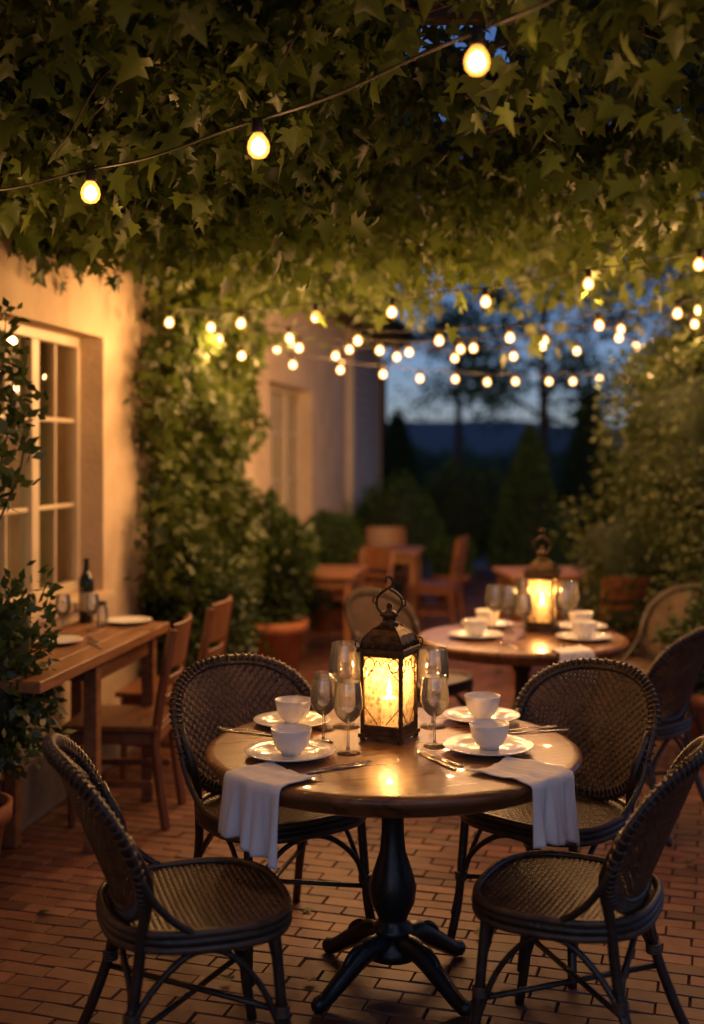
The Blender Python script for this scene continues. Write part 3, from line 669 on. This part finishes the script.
bush('',(-.60,9.1,.85),(.26,.26,.44),2600,.09,'shrub','d',g,down=-.9,corescale=.55)
bush('shrub',(-.52,10.2,.5),(.3,.3,.4),1500,.06,'box')
g=group('potted_boxwood_ball'); mb=MB(); pot(mb,-.22,11.4,.22,.5); mb.obj('pot',parent=g); bush('',(-.22,11.4,.82),(.29,.29,.28),2400,.045,'box','d',g,.3,.2,corescale=.85)
bush('boxwood_ball',(.52,14.2,.72),(.52,.52,.60),4200,.06,'box',lumpy=.4,depth=.2,corescale=.85)
bush('boxwood_ball',(1.62,17.5,.75),(.68,.6,.72),4200,.07,'box',lumpy=.5,depth=.2,corescale=.85)
g=group('potted_boxwood_ball'); mb=MB(); pot(mb,1.12,13.6,.2,.3); mb.obj('pot',parent=g); bush('',(1.12,13.6,.48),(.26,.26,.24),1500,.045,'box','d',g,.4,.2,corescale=.85)
def cone(name,x,y,r,h,n,size,mat='fir'):
    g=group(name); t=rng.random(n)**.75; t=1-t; t=np.clip(t,0,1); zz=.08+t*(h-.08); rr=r*(1-t)**.8*np.minimum(1,(t+.06)*9)*(1+.08*rng.normal(size=n)); a=rng.random(n)*6.283
    rr*=1+.08*np.sin(a*3+zz*5)
    P=np.stack([x+rr*np.cos(a),y+rr*np.sin(a),zz],1); D=np.stack([np.cos(a),np.sin(a),.9+0*a],1)+.5*rng.normal(size=(n,3))
    leaves('foliage',P,D,size*(.6+.7*rng.random(n)),mat,'d',g,.2+.6*rng.random(n))
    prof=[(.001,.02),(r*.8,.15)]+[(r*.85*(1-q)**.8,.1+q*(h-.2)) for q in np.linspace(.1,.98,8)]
    MB().add(lathe(prof,14),'core_green',T(x,y)).obj('cone_core',parent=g)  # added solid dark cone, closes gaps between the surface leaves
cone('conical_yew',2.28,15.5,.52,2.0,5200,.07,'box'); cone('conifer_tree',3.75,19,.55,2.75,4200,.09); cone('conifer_tree',4.5,18,.6,3.1,4200,.09); cone('conifer_tree',.95,25,.55,2.5,2600,.12)
g=group('garden_hedge')
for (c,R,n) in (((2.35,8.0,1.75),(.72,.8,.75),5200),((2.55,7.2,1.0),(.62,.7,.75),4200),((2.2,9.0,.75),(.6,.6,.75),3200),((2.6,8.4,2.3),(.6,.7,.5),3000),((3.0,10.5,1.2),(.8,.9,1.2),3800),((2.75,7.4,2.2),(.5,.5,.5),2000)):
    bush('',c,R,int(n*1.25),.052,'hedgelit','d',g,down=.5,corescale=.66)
g=group('potted_shrub'); mb=MB(); pot(mb,2.02,6.75,.2,.36); mb.obj('pot',parent=g); bush('',(2.05,6.75,.62),(.27,.27,.32),1800,.055,'shrub','d',g)

def tree(name,x,y,h,cr,nl,size,mat='fir',lean=0,tr=.14,base=.45,sparse=.3):
    g=group(name); mb=MB(); top=np.array([x+lean,y,h*.92]); tp=curve([(x,y,-.05),(x+lean*.2,y,h*.3),(x+lean*.6,y+.1,h*.6),top],20)
    mb.add(tube(tp,np.linspace(tr,tr*.15,20),8),'bark'); P=[];D=[];C=[]
    for k in range(26):
        t=base+(1-base)*rng.random(); o=tp[int(t*19)]; a=rng.random()*6.28; Lb=cr*(.5+.6*rng.random())*(1.15-.6*abs(t-.65)); e=o+np.array([math.cos(a)*Lb,math.sin(a)*Lb,Lb*.35*rng.normal()+.2])
        bc=curve([o,(o+e)/2+np.array([0,0,.12*Lb]),e],10); mb.add(tube(bc,np.linspace(tr*.3,.008,10),5),'bark')
        for q in (5,7,9):
            m_=nl//78; cc=bc[q]+rng.normal(size=3)*.1; pp=cc+rng.normal(size=(m_,3))*sparse*np.array([1,1,.6]); P.append(pp); D.append(rng.normal(size=(m_,3))+np.array([0,0,-.4])); C.append(rng.random()*.4+.5*rng.random(m_))
    mb.obj('trunk',parent=g); P=np.concatenate(P); leaves('foliage',P,np.concatenate(D),size*(.7+.6*rng.random(len(P))),mat,'d',g,np.concatenate(C))
tree('garden_tree',3.5,22,6.0,1.6,4600,.14,'box',sparse=.26); tree('garden_tree',2.3,26,5.2,1.0,1600,.15,base=.6,sparse=.22); tree('garden_tree',6.2,21,6.5,2.0,5000,.14,lean=-.6)
tree('garden_tree',5.2,14,4.6,1.4,3500,.10,'shrub')
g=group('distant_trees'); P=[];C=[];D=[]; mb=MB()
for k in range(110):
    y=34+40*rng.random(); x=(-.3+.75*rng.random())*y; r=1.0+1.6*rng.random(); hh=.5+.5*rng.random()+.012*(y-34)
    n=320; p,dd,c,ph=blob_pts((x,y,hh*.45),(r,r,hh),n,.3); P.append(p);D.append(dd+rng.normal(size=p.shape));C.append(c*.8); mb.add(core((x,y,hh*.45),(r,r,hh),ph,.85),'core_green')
P=np.concatenate(P); leaves('foliage',P,np.concatenate(D),.2+.14*rng.random(len(P)),'far','d',g,np.concatenate(C)); mb.obj('dark_core',parent=g)  # solid dark lumps added inside the crowns against see-through
